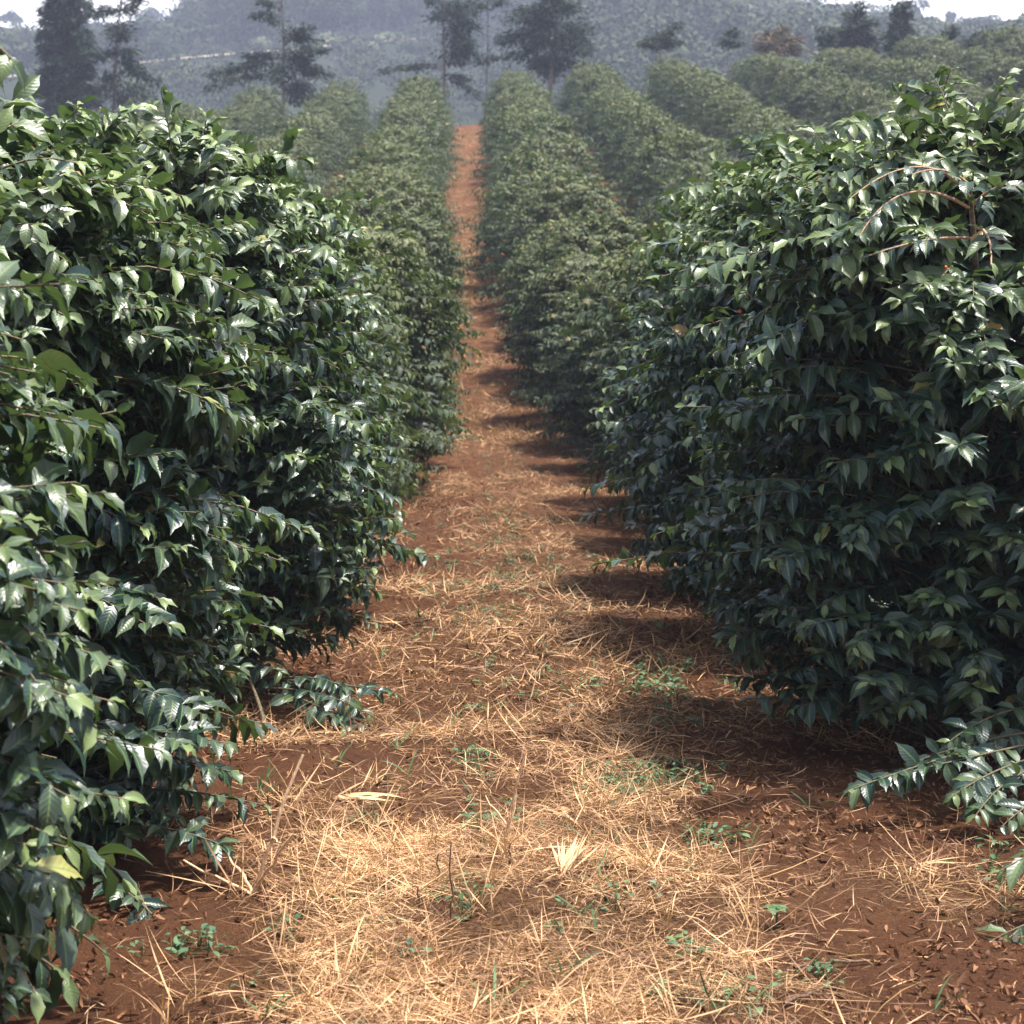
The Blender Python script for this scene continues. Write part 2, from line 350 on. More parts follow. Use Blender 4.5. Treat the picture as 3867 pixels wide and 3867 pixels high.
# ------------------------------------------------------------------ coffee bushes
_PT = [0, .06, .15, .3, .48, .68, .83, .93, 1.0]; _PR = [.62, .82, .94, 1.0, 1.0, .94, .84, .70, .36]
_PRF = [.86, 1.0, 1.04, 1.0, .92, .80, .67, .54, .30]
def bush_geo(seed, H, R, nb, nl, nw, lsc=1.0, node=.048, run=.55, cherries=0, extra=(), skirt=.22, tube=True, nodes_max=13, face=1, xl=1.1, prof=None):
    """returns foliage MB, trunk MB, branch MB, cherry MB (local coordinates, base at origin)"""
    g = np.random.default_rng(seed); fo, tk, br, ch = MB(), MB(), MB(), []
    # stems
    ns = 4; sa = g.random() * 6.28 + np.arange(ns) * 6.28 / ns + g.normal(0, .3, ns)
    s0 = np.stack([np.cos(sa) * .10, np.sin(sa) * .10, np.full(ns, -.08)], 1)
    s2 = np.stack([np.cos(sa) * R * .38, np.sin(sa) * R * .38, H * g.uniform(.86, .97, ns)], 1)
    s1 = np.stack([np.cos(sa) * R * .30, np.sin(sa) * R * .30, np.full(ns, H * .45)], 1)
    stems = bez(s0, s1, s2, 14); add_tubes(tk, stems, np.linspace(.032, .009, 14)[None].repeat(ns, 0), 7)
    # primaries
    t = g.uniform(skirt / H, 1, nb) ** .92; phi = g.random(nb) * 6.28
    lump = 1 + .05 * np.sin(phi * 2 + seed * 1.7) + .10 * np.sin(phi * 3 + seed) * np.sin(t * 7 + seed * 2) + .07 * np.sin(phi * 5 + t * 9 + seed * 3)
    outer = g.random(nb) < .74
    dep = np.where(outer, g.uniform(.84, 1.06, nb), g.uniform(.35, .86, nb)); dep = dep * np.where(g.random(nb) < .08, g.uniform(1.08, 1.25, nb), 1)
    rr = R * np.interp(t, _PT, prof or _PR) * lump * dep; rr = np.maximum(rr, .12)
    tip = np.stack([np.cos(phi) * rr, np.sin(phi) * rr, t * H * np.where(g.random(nb) < .14, g.uniform(1.02, 1.09, nb), 1)], 1)
    org_s = g.integers(0, ns, nb)
    d2 = ((stems[:, 7, :2][None] - tip[:, None, :2]) ** 2).sum(-1); org_s = np.where(g.random(nb) < .75, d2.argmin(1), org_s)
    hz = np.clip(t * H - g.uniform(-.12, .42, nb) * np.where(t > .8, 1.4, .6), .12, H * .9)
    fi = np.clip(hz / (H * .92) * 13, 0, 12.99).astype(int)
    org = stems[org_s, fi].copy()
    mid = .5 * org + .5 * tip; ln = np.linalg.norm(tip - org, axis=1); mid[:, 2] += ln * g.uniform(.12, .34, nb)
    K = 16; pl = bez(org, mid, tip, K)
    if tube: add_tubes(br, pl[:, ::3], np.linspace(.0055, .0022, 6)[None].repeat(nb, 0), 4)
    else: add_tubes(br, pl[::4, ::5], np.linspace(.008, .004, 4)[None].repeat(len(pl[::4]), 0), 3)
    lines = [(pl, ln, np.minimum(run, ln * .75), t, 1.0)]
    for e in extra:                                       # named branches: origin, control, tip, leafy run
        o, m_, t_, rn, rad = (np.array([e[0]]), np.array([e[1]]), np.array([e[2]]), e[3], e[4])
        q = bez(o, m_, t_, K); l_ = np.linalg.norm(np.diff(q, axis=1), axis=2).sum(1)
        e5 = MB() if len(e) > 5 else br
        add_tubes(e5, q, np.linspace(rad, rad * .4, K)[None], 6)
        if len(e) > 5: e[5].append(e5)
        if rn > 0: lines.append((q, l_, np.array([rn]), np.array([.3]), xl))
    for pl, ln, rn, t, xs_ in lines:
        n = len(pl)
        for k in range(nodes_max):
            s = k * node + .012                                # distance back from the tip
            ok = s < rn
            if not ok.any(): break
            q = pl[ok]; m = len(q); fr = np.clip(1 - s / np.maximum(ln[ok], .05), 0, 1) * (K - 1)
            i = np.minimum(fr.astype(int), K - 2); f = (fr - i)[:, None]; ix = np.arange(m)
            P = q[ix, i] * (1 - f) + q[ix, i + 1] * f; D = unit(q[ix, i + 1] - q[ix, i])
            up = np.array([0, 0, 1.]); sd_ = unit(np.cross(D, up) + g.normal(0, .15, (m, 3)))
            roll = g.normal(0, .35, m)[:, None] + (k % 2) * .5
            for sg in (-1, 1):
                keep = g.random(m) < (.93 if k < 7 else .72)
                T = sg * sd_ * np.cos(roll) * .8 + D * (.9 if k == 0 else .55) + up * (g.normal(-.12, .28, (m, 1)) + np.sin(roll) * .3 * sg) + g.normal(0, .16, (m, 3))
                rad = P.copy(); rad[:, 2] = 0; rad = unit(rad + 1e-4)
                N = up + .55 * rad + g.normal(0, .30, (m, 3))
                sz = lsc * xs_ * g.uniform(.7, 1.25, m) * .135 * (.52 if k == 0 else .8 if k == 1 else 1.0)
                tn = np.clip(g.beta(1.2, 13, m) + (.42 if k == 0 else .16 if k == 1 else 0) * g.random(m) * 1.3 + .24 * np.clip(t[ok] - .62, 0, 1) * 7 * g.random(m), 0, 1)
                tn = np.where(g.random(m) < .008, g.uniform(.9, 1.4, m), tn)
                a = keep
                add_leaves(fo, P[a], T[a], N[a], sz[a], sz[a] * g.uniform(.37, .48, m)[a], g.uniform(.35, 1.35, m)[a], g.uniform(.1, .5, m)[a], tn[a], nl, nw, g, wave=.10 if nl > 4 else 0)
    if cherries:
        pl = lines[0][0]; rim = np.where((pl[:, -1, 0] * face < -.25 * R) & (pl[:, -1, 2] > .25 * H))[0]; sel = g.choice(rim, cherries, replace=False)
        for i in sel:
            p = pl[i, g.integers(9, 14)]
            for q in range(3): ch.append((p + g.normal(0, .012, 3), 0 if g.random() < .5 and face > 0 else 1))
    return fo, tk, br, ch

ROWS = {}
def row_phrase(r):
    n = {1: 'the row', 2: 'the second row', 3: 'the third row', 4: 'the fourth row', 5: 'the fifth row', 6: 'the sixth row', 7: 'the seventh row', 8: 'the eighth row', 9: 'the ninth row'}
    return n[abs(r)] + (' left of the path' if r < 0 else ' right of the path')
ORD = 'first second third fourth fifth sixth seventh eighth ninth tenth eleventh twelfth thirteenth fourteenth fifteenth sixteenth seventeenth eighteenth nineteenth twentieth'.split()
def ordinal(i):
    if i <= 20: return ORD[i - 1]
    tens = {2: 'twenty', 3: 'thirty', 4: 'forty'}[i // 10]
    return {20: 'twentieth', 30: 'thirtieth', 40: 'fortieth'}[i] if i % 10 == 0 else tens + '-' + ORD[i % 10 - 1]

# near bushes, each with its own geometry: (row, x, y, H, R, seed, label, extra branches)
exposed = []
def ex(o, m, t, run, rad, store=None):
    e = [np.array(o, float), np.array(m, float), np.array(t, float), run, rad]
    if store is not None: e.append(store)
    return e
NEAR = [
 (-1, -2.02, 4.65, 2.24, 1.12, 21, 'tall coffee bush cut by the picture edge, with the largest glossy drooping leaves'),
 (-1, -1.95, 6.95, 2.38, 1.12, 22, 'tall coffee bush beside the dry forked twig on the path edge'),
 (-1, -1.82, 9.9, 2.68, 1.15, 23, 'coffee bush with a low leafy branch lying over red soil, behind the forked twig'),
 (-1, -1.86, 12.7, 2.66, 1.15, 24, 'fourth coffee bush from the front in the row left of the path'),
 (1, 1.95, 8.75, 2.58, 1.17, 31, 'tall coffee bush with bare arching branches and an exposed stem near its top'),
 (1, 1.92, 11.5, 2.72, 1.22, 32, 'broad coffee bush just behind the one with bare arching branches'),
 (1, 1.88, 14.2, 2.76, 1.22, 33, 'fourth coffee bush from the front in the row right of the path'),
]
GRP = 'coffee bushes planted in rows'
CHERRY = []
for m_ in (M_CHERRY, M_GREENCH):
    mb = MB(); bv, bf = ball(8, 6); mb.add(bv * .0085, bf); CHERRY.append(mb.mesh('cherry', [m_]))
def W2L(p, b, rz=0): return np.array(p) - np.array(b)
for row, x, y, H, R, seed, lab in NEAR:
    base = np.array([x, y, float(gz(x, y))]); extra = []; stores = []
    L = lambda px, py, d: at(px, py, d) - base
    if seed == 31:
        # exposed stem top with bare arching primaries, and the low branch reaching over the path edge
        for (o, m, t, rad) in [((1830, 372, 7.63), (1745, 255, 7.53), (1600, 378, 7.38), .006), ((1828, 392, 7.63), (1700, 310, 7.48), (1622, 445, 7.30), .0065),
                               ((1834, 450, 7.63), (1760, 440, 7.48), (1640, 482, 7.33), .006), ((1838, 385, 7.63), (1880, 340, 7.48), (1925, 352, 7.38), .007),
                               ((1842, 430, 7.63), (1872, 430, 7.48), (1870, 500, 7.28), .007), ((1838, 360, 7.63), (1790, 300, 7.58), (1720, 330, 7.48), .006)]:
            st = []; stores.append(st); extra.append(ex(L(*o), L(*m), L(*t), 0.32, rad, st))
        st = []; stores.append(('stem', st)); extra.append(ex(L(1846, 640, 8.79), L(1842, 470, 7.78), L(1828, 345, 7.63), 0, .017, st))
        extra.append(ex(L(1990, 1380, 8.0), L(1830, 1405, 7.3), L(1600, 1492, 7.1), 1.1, .006))
        for (o, m, t) in [((1960, 1400, 7.6), (1820, 1430, 7.25), (1660, 1470, 7.2)), ((1960, 1380, 7.8), (1850, 1390, 7.5), (1720, 1440, 7.4)), ((1990, 1440, 7.5), (1900, 1450, 7.1), (1840, 1540, 6.95)), ((1980, 1330, 8.0), (1880, 1330, 7.6), (1790, 1400, 7.5)), ((2020, 1500, 7.3), (1960, 1490, 7.0), (1890, 1560, 6.85))]:
            extra.append(ex(L(*o), L(*m), L(*t), .8, .005))
        extra.append(ex(L(2010, 1420, 7.8), L(1900, 1430, 7.2), L(1800, 1500, 7.0), .8, .006))
    if seed == 21:
        for (o, m, t) in [((-160, 1180, 4.4), (-20, 1150, 4.25), (70, 1290, 4.15)), ((-140, 1420, 4.4), (20, 1390, 4.3), (140, 1510, 4.25)), ((-120, 1640, 4.6), (20, 1640, 4.6), (90, 1760, 4.6)), ((-60, 1600, 5.1), (60, 1610, 5.0), (170, 1730, 4.95)), ((-60, 1680, 5.1), (80, 1690, 5.05), (200, 1800, 5.1)), ((-120, 1700, 4.8), (-10, 1730, 4.8), (70, 1880, 4.75)), ((-120, 1760, 4.9), (40, 1760, 4.9), (130, 1850, 4.9)), ((-60, 1540, 5.2), (100, 1540, 5.2), (240, 1660, 5.3)), ((-120, 1820, 4.8), (-40, 1800, 4.75), (20, 1890, 4.7)), ((-100, 1560, 4.9), (30, 1570, 4.85), (110, 1660, 4.8)),
                          ((-120, 1150, 4.5), (0, 1120, 4.4), (60, 1200, 4.3)), ((-160, 120, 4.6), (-60, 20, 4.6), (20, 110, 4.5))]:
            extra.append(ex(L(*o), L(*m), L(*t), .34, .006))
    if seed == 22:
        for (o, m, t) in [((150, 1500, 6.9), (300, 1470, 6.6), (500, 1520, 6.5)), ((60, 1640, 6.6), (200, 1620, 6.2), (300, 1740, 6.0)), ((150, 1560, 6.8), (300, 1540, 6.4), (430, 1600, 6.3))]:
            extra.append(ex(L(*o), L(*m), L(*t), .6, .006))
    if seed == 23:
        extra.append(ex(L(420, 1290, 9.6), L(560, 1270, 9.2), L(750, 1310, 9.0), .9, .007))
        for (o, m, t) in [((480, 1300, 9.3), (600, 1290, 9.1), (700, 1350, 8.9)), ((480, 1290, 9.4), (580, 1260, 9.2), (660, 1300, 9.1)), ((500, 1310, 9.3), (600, 1310, 9.0), (650, 1375, 8.85))]:
            extra.append(ex(L(*o), L(*m), L(*t), .6, .005))
        extra.append(ex(L(420, 1310, 9.6), L(560, 1310, 9.2), L(690, 1370, 8.9), .4, .006))
        extra.append(ex(L(508, 1430, 9.0), L(505, 1360, 9.1), L(470, 1280, 9.3), 0, .016))
    fo, tk, br, ch = bush_geo(seed, H, R, 980, 7, 5, xl=1.12 if seed == 21 else .8, lsc=.92, node=.042, run=.62, nodes_max=15, cherries=9, face=1 if x > 0 else -1, extra=extra, skirt={21: .04, 22: .04, 23: .12, 24: .1}.get(seed, .16))
    e = empty('coffee_bush', base); tag(e, lab, 'coffee bush', GRP)
    tag(obj('foliage', fo.mesh('foliage', [M_LEAF]), e)); obj('trunk', tk.mesh('trunk', [M_BARK]), e); obj('twigs', br.mesh('twigs', [M_INTWIG]), e)
    for p_, k_ in ch: obj('cherry', CHERRY[k_], e, p_)
    for st in stores:
        if isinstance(st, tuple): obj('stem', st[1][0].mesh('stem', [M_BARK]), e)
        else: obj('branch', st[0].mesh('branch', [M_TWIG]), e)
    ROWS.setdefault(row, []).append(y)

# small bush mostly beyond the frame, lower right
x, y = 2.62, 5.75; fo, tk, br, ch = bush_geo(35, 1.5, .72, 190, 7, 5, lsc=.8, skirt=.12,
    extra=[ex(at(2100, 1600, 6.2) - np.array([x, y, 0]), at(1990, 1570, 6.1) - np.array([x, y, 0]), at(1882, 1640, 6.0) - np.array([x, y, 0]), .3, .005),
           ex(at(2100, 1720, 6.0) - np.array([x, y, 0]), at(1990, 1700, 5.9) - np.array([x, y, 0]), at(1868, 1770, 5.8) - np.array([x, y, 0]), .3, .005)])
e = empty('coffee_bush', (x, y, float(gz(x, y)))); tag(e, 'small low coffee bush whose twig tips enter over bare red soil at the edge', 'coffee bush', GRP)
obj('foliage', fo.mesh('foliage', [M_LEAF]), e); obj('trunk', tk.mesh('trunk', [M_BARK]), e); obj('twigs', br.mesh('twigs', [M_INTWIG]), e)

def variants(n, seed0, H, R, nb, nl, nw, lsc, node, run, nmax, mat, split):
    out = []
    for i in range(n):
        fo, tk, br, ch = bush_geo(seed0 + i, H * (1 + .04 * math.sin(i * 2.1)), R, nb, nl, nw, lsc, node, run, tube=False, nodes_max=nmax, prof=None if split else _PRF)
        if split: out.append((fo.mesh('foliage', [mat]), tk.mesh('trunk', [M_BARK]), br.mesh('twigs', [M_INTWIG])))
        else:
            for q in (tk, br):
                for v, f, a in zip(q.v, q.f, q.a): pass
            base_n = 0
            for q in (tk,):
                off = 0
                for v, f in zip(q.v, q.f): fo.add(v, f - off, 1); off += len(v)
            out.append(fo.mesh('coffee_bush', [mat, M_BARK]))
    return out
MID = variants(3, 41, 2.66, 1.25, 620, 4, 3, .9, .048, .55, 12, M_LEAFFAR, True)
FAR = variants(5, 51, 2.52, 1.55, 340, 3, 3, 1.25, .075, .55, 8, M_LEAFFAR, False)

SILL = ([-200, 0, 340, 520, 640, 860, 900], [60, 60, 200, 320, 440, 560, 700]); SILR = ([1000, 1080, 1280, 1430, 1540, 1640, 2200], [600, 380, 350, 250, 150, 150, 130])
plan = []
g = np.random.default_rng(77)
for r in list(range(-6, 0)) + list(range(1, 10)):
    off = ((abs(r) - .5) * 4.1 - (0 if abs(r) < 2 else .15 if r < 0 else .55)) * (1 if r > 0 else -1)
    d = {-1: 15.5, 1: 17.0}.get(r, 30 + g.random() * 2)
    end = 106 + (1.5 if r > 3 else 0)
    while d < end:
        xx = float(xc(d)) + off + {-1: .06 * (1 - float(sstep(24, 50, d))) - .22 * float(sstep(38, 55, d)), 1: -.22 - .42 * float(sstep(24, 34, d)) * (1 - float(sstep(46, 62, d))) + .20 * float(sstep(46, 62, d))}.get(r, 0) + g.normal(0, .14); yy = d + g.normal(0, .36)
        zz = float(gz(xx, yy)); px, py = project((xx, yy, zz + 2.6))
        rad = 1.3 * 4000 / d
        vis = -rad < px < 1932 + rad
        if abs(r) > 1:
            sil = np.interp(px, *SILL) if px < 950 else np.interp(px, *SILR)
            vis = vis and py < sil + 70
        if vis: plan.append([r, xx, yy, zz])
        d += 2.5 if d < 45 else 2.62
count = {}
for p in plan: count.setdefault(p[0], []).append(p)
tot = 0
def place_bush(r, xx, yy, zz, lab):
    rz = g.random() * 6.28; sc = g.uniform(.92, 1.08)
    if yy < 44:
        e = empty('coffee_bush', (xx, yy, zz), rz)
        for nm, me in zip(('foliage', 'trunk', 'twigs'), MID[g.integers(3)]): obj(nm, me, e)
    else:
        e = obj('coffee_bush', FAR[g.integers(5)], None, (xx, yy, zz)); e.rotation_euler = (0, 0, rz)
    wd = (.98 if r > 0 else .92) if abs(r) > 1 else 1.0
    e.scale = (sc * wd * g.uniform(.94, 1.06), sc * g.uniform(.95, 1.06), sc * g.uniform(.86, 1.07))
    tag(e, lab, 'coffee bush', GRP)
for r, lst in count.items():
    n = len(lst)
    for i, (_, xx, yy, zz) in enumerate(lst):
        if abs(r) == 1 and yy < 50:
            k = i + 1 + 4
            lab = f'{ordinal(k)} coffee bush from the front in {row_phrase(r)}'
        else:
            k = n - i
            lab = (f'coffee bush ending {row_phrase(r)}, on the brow' if k == 1 else f'{ordinal(k)} bush from the far end of {row_phrase(r)}')
        place_bush(r, xx, yy, zz, lab); tot += 1
print('bushes', tot, {r: len(l) for r, l in count.items()})

# ------------------------------------------------------------------ trees on the brow
def tree_obj(name, base, trunk_mb, crown_mb, lab, cat, cmat, group=None):
    e = empty(name, base); tag(e, lab, cat, group)
    if trunk_mb.n: obj('trunk', trunk_mb.mesh('trunk', [M_TRUNK]), e)
    obj('crown', crown_mb.mesh('crown', [cmat]), e); return e

def spray(cr, g, a, b, n, spread, size, droop=.3, flat=.5):
    """feathery foliage scattered along the bough from a to b"""
    t = g.random(n) ** .8; P = a + (b - a) * t[:, None]; D = unit((b - a)[None])
    w_ = spread * (1.1 - .65 * t)[:, None]
    o = g.normal(0, 1, (n, 3)) * w_ * np.array([1, 1, flat]); P = P + o; P[:, 2] -= droop * np.abs(g.normal(0, 1, n)) * spread
    T = unit(o * np.array([1, 1, .4]) + D * spread * .8 + g.normal(0, .25, (n, 3)) * spread + np.array([0, 0, -.25 * spread]))
    N = np.array([0, 0, 1.]) + g.normal(0, .5, (n, 3)); s = size * g.uniform(.6, 1.4, n)
    add_leaves(cr, P, T, N, s, s * g.uniform(.22, .42, n), g.uniform(.1, .9, n), np.full(n, .2), g.beta(1.2, 3, n), 3, 3, g)

def conifer(seed, base, H, R, lab, lean=0, dens=1.0, group='conifers standing on the brow'):
    g = np.random.default_rng(seed); tk, cr = MB(), MB(); k = 10; tz = np.linspace(-.5, H, k)
    add_tubes(tk, np.stack([lean * (tz / H) ** 1.3, 0 * tz, tz], 1), np.linspace(.16, .02, k), 7)
    nb = int(70 * dens * H / 8)
    for i in range(nb):
        h = H * (.06 + .92 * (i + g.random()) / nb); az = g.random() * 6.28; ln = R * (1 - h / H) ** .75 * g.uniform(.6, 1.15) + .18
        x0 = lean * (h / H) ** 1.3; a = np.array([x0, 0, h]); b = a + np.array([math.cos(az) * ln, math.sin(az) * ln, -ln * g.uniform(.15, .55)])
        m = (a + b) / 2 + np.array([0, 0, .12 * ln])
        add_tubes(tk, bez(a[None], m[None], b[None], 4), np.array([[.03, .022, .014, .006]]), 4)
        spray(cr, g, a + (b - a) * .15, b, int(70 * dens * (ln + .35)), .14 + .12 * ln, .26)
    return tree_obj('conifer', base, tk, cr, lab, 'tree', M_CONIF, group)

def bough_tree(name, seed, base, trunk, boughs, lab, mat=None, tr=.12, dens=1.0, cat='tree', group=None, leaf=.24):
    """trunk: local points; boughs: (start, end, spread, n)"""
    g = np.random.default_rng(seed); tk, cr = MB(), MB(); trunk = np.array(trunk, float)
    add_tubes(tk, trunk, np.linspace(tr, tr * .25, len(trunk)), 7)
    for a, b, sp, n in boughs:
        a = np.array(a, float); b = np.array(b, float); m = (a + b) / 2 + np.array([0, 0, .12 * np.linalg.norm(b - a)])
        q = bez(a[None], m[None], b[None], 5); add_tubes(tk, q, np.linspace(tr * .35, .012, 5)[None], 5)
        for j in range(1, 4): spray(cr, g, q[0, j], q[0, j + 1], int(n * dens * 1.7 / 2.2), sp * g.uniform(.75, 1.15), leaf)
    return tree_obj(name, base, tk, cr, lab, cat, mat or M_CONIF, group)

def tbase(px, d):
    x = (px - 966) * d / 4000; return np.array([x, d, float(gz(x, d)) - .1])
def loc(px, py, d, base, dy=0):
    return at(px, py, d) + np.array([0, dy, 0]) - base

# two tall conifers at the left, tops above the frame
b = tbase(122, 116); hgt = at(122, -150, 116)[2] - b[2]; conifer(101, b, hgt, 1.55, 'tall dense dark conifer at the edge of the brow, its trunk further from the path', dens=1.5)
b = tbase(158, 113); hgt = at(158, -90, 113)[2] - b[2]; conifer(102, b, hgt, 1.5, 'tall slim dark conifer with drooping boughs, against the dense conifer', dens=1.25)

def px_tree(name, seed, px, d, trunk, boughs, lab, **k):
    b = tbase(px, d); tp = [(0, 0, -.4)] + [tuple(loc(a, c_, d, b)) for a, c_ in trunk]; gg = np.random.default_rng(seed + 900)
    bl = []
    for (x0, y0, x1, y1, sp, n) in boughs:
        dy = gg.uniform(-1.1, 1.1)
        bl.append((loc(x0, y0, d, b), loc(x1, y1, d, b, dy), sp, n))
    return bough_tree(name, seed, b, tp, bl, lab, **k)
BG = 'loose branched trees standing on the brow'
px_tree('tree', 103, 218, 114, [(216, 170), (219, 100), (224, 40), (236, -40)],
        [(222, 60, 226, 50, .4, 200), (222, 62, 238, 68, .35, 150), (226, 30, 250, 12, .4, 200), (228, 10, 262, -10, .4, 200), (226, 20, 190, 12, .35, 150), (222, 20, 176, 26, .25, 70), (219, 95, 252, 98, .35, 170), (219, 100, 262, 132, .35, 210), (218, 120, 288, 150, .4, 220), (218, 130, 200, 150, .3, 120), (217, 150, 292, 185, .5, 260), (217, 150, 180, 182, .5, 200), (217, 160, 240, 195, .5, 220), (219, 90, 188, 104, .25, 70)],
        'open branched dark tree with gaps in its crown, beside the slim conifer', group=BG)
px_tree('tree', 104, 535, 112, [(535, 190), (536, 120), (534, 50), (530, -60)],
        [(533, 30, 484, 34, .25, 140), (534, 20, 496, 4, .25, 110), (534, 45, 515, 42, .2, 60), (535, 70, 582, 52, .3, 170), (535, 72, 575, 66, .3, 170), (535, 78, 604, 70, .2, 70), (536, 95, 612, 96, .3, 220), (536, 100, 575, 110, .4, 220), (536, 105, 470, 108, .22, 150), (536, 110, 430, 128, .26, 210), (537, 125, 396, 138, .26, 230), (538, 140, 392, 166, .26, 230), (538, 115, 520, 150, .35, 200), (538, 120, 598, 130, .45, 260), (538, 130, 620, 140, .4, 200), (538, 140, 585, 176, .4, 240), (538, 150, 560, 185, .4, 200)],
        'sparse tree with wide flat tiers of boughs reaching over the coffee rows', group=BG)
px_tree('tree', 105, 842, 120, [(838, 180), (838, 90), (836, 20), (834, -60)],
        [(837, 10, 812, 2, .35, 110), (837, 20, 862, 6, .5, 260), (837, 30, 880, 20, .6, 320), (838, 40, 892, 45, .5, 300), (838, 20, 895, 0, .5, 260), (838, 55, 880, 70, .45, 220), (838, 75, 888, 85, .45, 260), (838, 90, 900, 100, .4, 240), (838, 95, 872, 112, .4, 180), (838, 130, 720, 133, .22, 150), (838, 125, 765, 120, .2, 90), (838, 140, 880, 150, .3, 120), (838, 140, 898, 175, .25, 100), (838, 30, 815, 32, .25, 60)],
        'tall thin trunked tree with a one sided crown, beyond the path end', group=BG)
px_tree('tree', 106, 919, 122, [(918, 190), (920, 90), (921, 30), (922, -50)],
        [(921, 8, 948, 2, .22, 110), (921, 14, 912, 10, .2, 60), (920, 110, 905, 118, .2, 60), (920, 100, 935, 112, .2, 60), (921, -10, 900, -18, .3, 90)],
        'bare pole thin tree with a small tuft of leaves, beyond the path end', group=BG, tr=.06)
px_tree('tree', 107, 1040, 115, [(1036, 200), (1042, 120), (1048, 60), (1042, 10), (1040, -20)],
        [(1045, 20, 1040, -10, .55, 380), (1045, 20, 1075, 4, .6, 360), (1045, 30, 985, 14, .6, 360), (1046, 40, 965, 34, .55, 320), (1046, 40, 1020, 40, .6, 360), (1046, 60, 950, 66, .55, 320), (1046, 60, 1090, 50, .55, 300), (1046, 70, 1000, 80, .6, 380), (1046, 70, 1080, 80, .6, 380), (1045, 80, 1110, 100, .4, 220), (1044, 90, 1105, 48, .35, 140), (1044, 90, 960, 105, .45, 240), (1043, 100, 1010, 120, .5, 300), (1043, 100, 1070, 115, .5, 260), (1042, 110, 1040, 140, .4, 200), (1044, 60, 940, 72, .3, 120), (1046, 75, 1115, 80, .25, 90)],
        'broad dark conifer with heavy tiered boughs on a bare lower trunk', tr=.16, group=BG)
px_tree('tree', 108, 1236, 112, [(1238, 130), (1238, 95), (1250, 62)],
        [(1238, 90, 1218, 82, .3, 160), (1240, 82, 1252, 62, .3, 200), (1244, 75, 1280, 48, .2, 110), (1240, 90, 1270, 72, .3, 180), (1240, 95, 1284, 72, .2, 90), (1240, 85, 1232, 70, .25, 140)],
        'small dark tree leaning sideways above a coffee row end', tr=.06, group=BG)
px_tree('shrub', 109, 1376, 111, [(1372, 110), (1376, 80), (1382, 62)], [(1374, 90, 1368, 78, .25, 120), (1376, 82, 1382, 60, .2, 110), (1374, 92, 1392, 84, .2, 80)], 'little dark shrub poking up next to the rusty brown tree', tr=.04, cat='shrub')
px_tree('tree', 110, 1470, 113, [(1470, 120), (1470, 80), (1470, 55)],
        [(1470, 85, 1436, 78, .4, 190), (1470, 80, 1450, 62, .35, 130), (1470, 75, 1480, 46, .3, 120), (1470, 85, 1505, 66, .35, 150), (1470, 90, 1500, 86, .4, 190), (1470, 88, 1465, 72, .4, 170), (1470, 90, 1440, 92, .4, 150)],
        'round rusty brown tree behind the coffee rows', mat=M_RUSTY, tr=.07)
b = tbase(1549, 112); conifer(111, b, at(1549, 46, 112)[2] - b[2], .62, 'small pointed conifer beside the rusty brown tree', dens=1.2)
px_tree('tree', 112, 1615, 112, [(1614, 130), (1614, 70), (1618, 8)],
        [(1616, 60, 1620, 10, .22, 160), (1615, 50, 1602, 22, .2, 100), (1615, 60, 1636, 42, .4, 240), (1615, 70, 1592, 52, .4, 240), (1615, 75, 1640, 70, .5, 300), (1615, 80, 1590, 82, .45, 260), (1615, 85, 1630, 92, .5, 280), (1615, 65, 1612, 50, .4, 220), (1615, 90, 1650, 92, .4, 200)],
        'bushy dark tree with two thin spires, right beside the tall cedar', tr=.1, group=BG)
b = tbase(1690, 112); conifer(113, b, at(1690, -6, 112)[2] - b[2], 1.15, 'dark cedar standing against the white sky on the brow', dens=1.35)
px_tree('tree', 114, 1783, 112, [(1786, 120), (1782, 90), (1786, 62)], [(1783, 90, 1776, 72, .3, 170), (1783, 80, 1800, 52, .2, 130), (1783, 75, 1796, 62, .25, 120), (1783, 92, 1796, 84, .3, 150), (1783, 84, 1770, 84, .25, 120)], 'small wind bent dark tree left of the low dark shrubs', tr=.06, group=BG)
px_tree('shrub', 115, 1850, 109, [(1850, 120), (1850, 90), (1850, 70)], [(1850, 95, 1830, 80, .45, 260), (1850, 95, 1866, 76, .45, 260), (1850, 100, 1840, 100, .45, 240), (1850, 92, 1852, 66, .4, 200)], 'low dark shrub beyond the coffee, left of the larger dark shrub', tr=.05, cat='shrub')
px_tree('shrub', 116, 1900, 109, [(1900, 120), (1900, 90), (1900, 60)], [(1900, 90, 1882, 66, .45, 260), (1900, 90, 1915, 60, .45, 260), (1900, 95, 1930, 74, .5, 300), (1900, 100, 1890, 100, .5, 300), (1900, 88, 1900, 62, .4, 240), (1900, 100, 1940, 92, .5, 280)], 'larger dark shrub at the edge of the brow', tr=.05, cat='shrub')

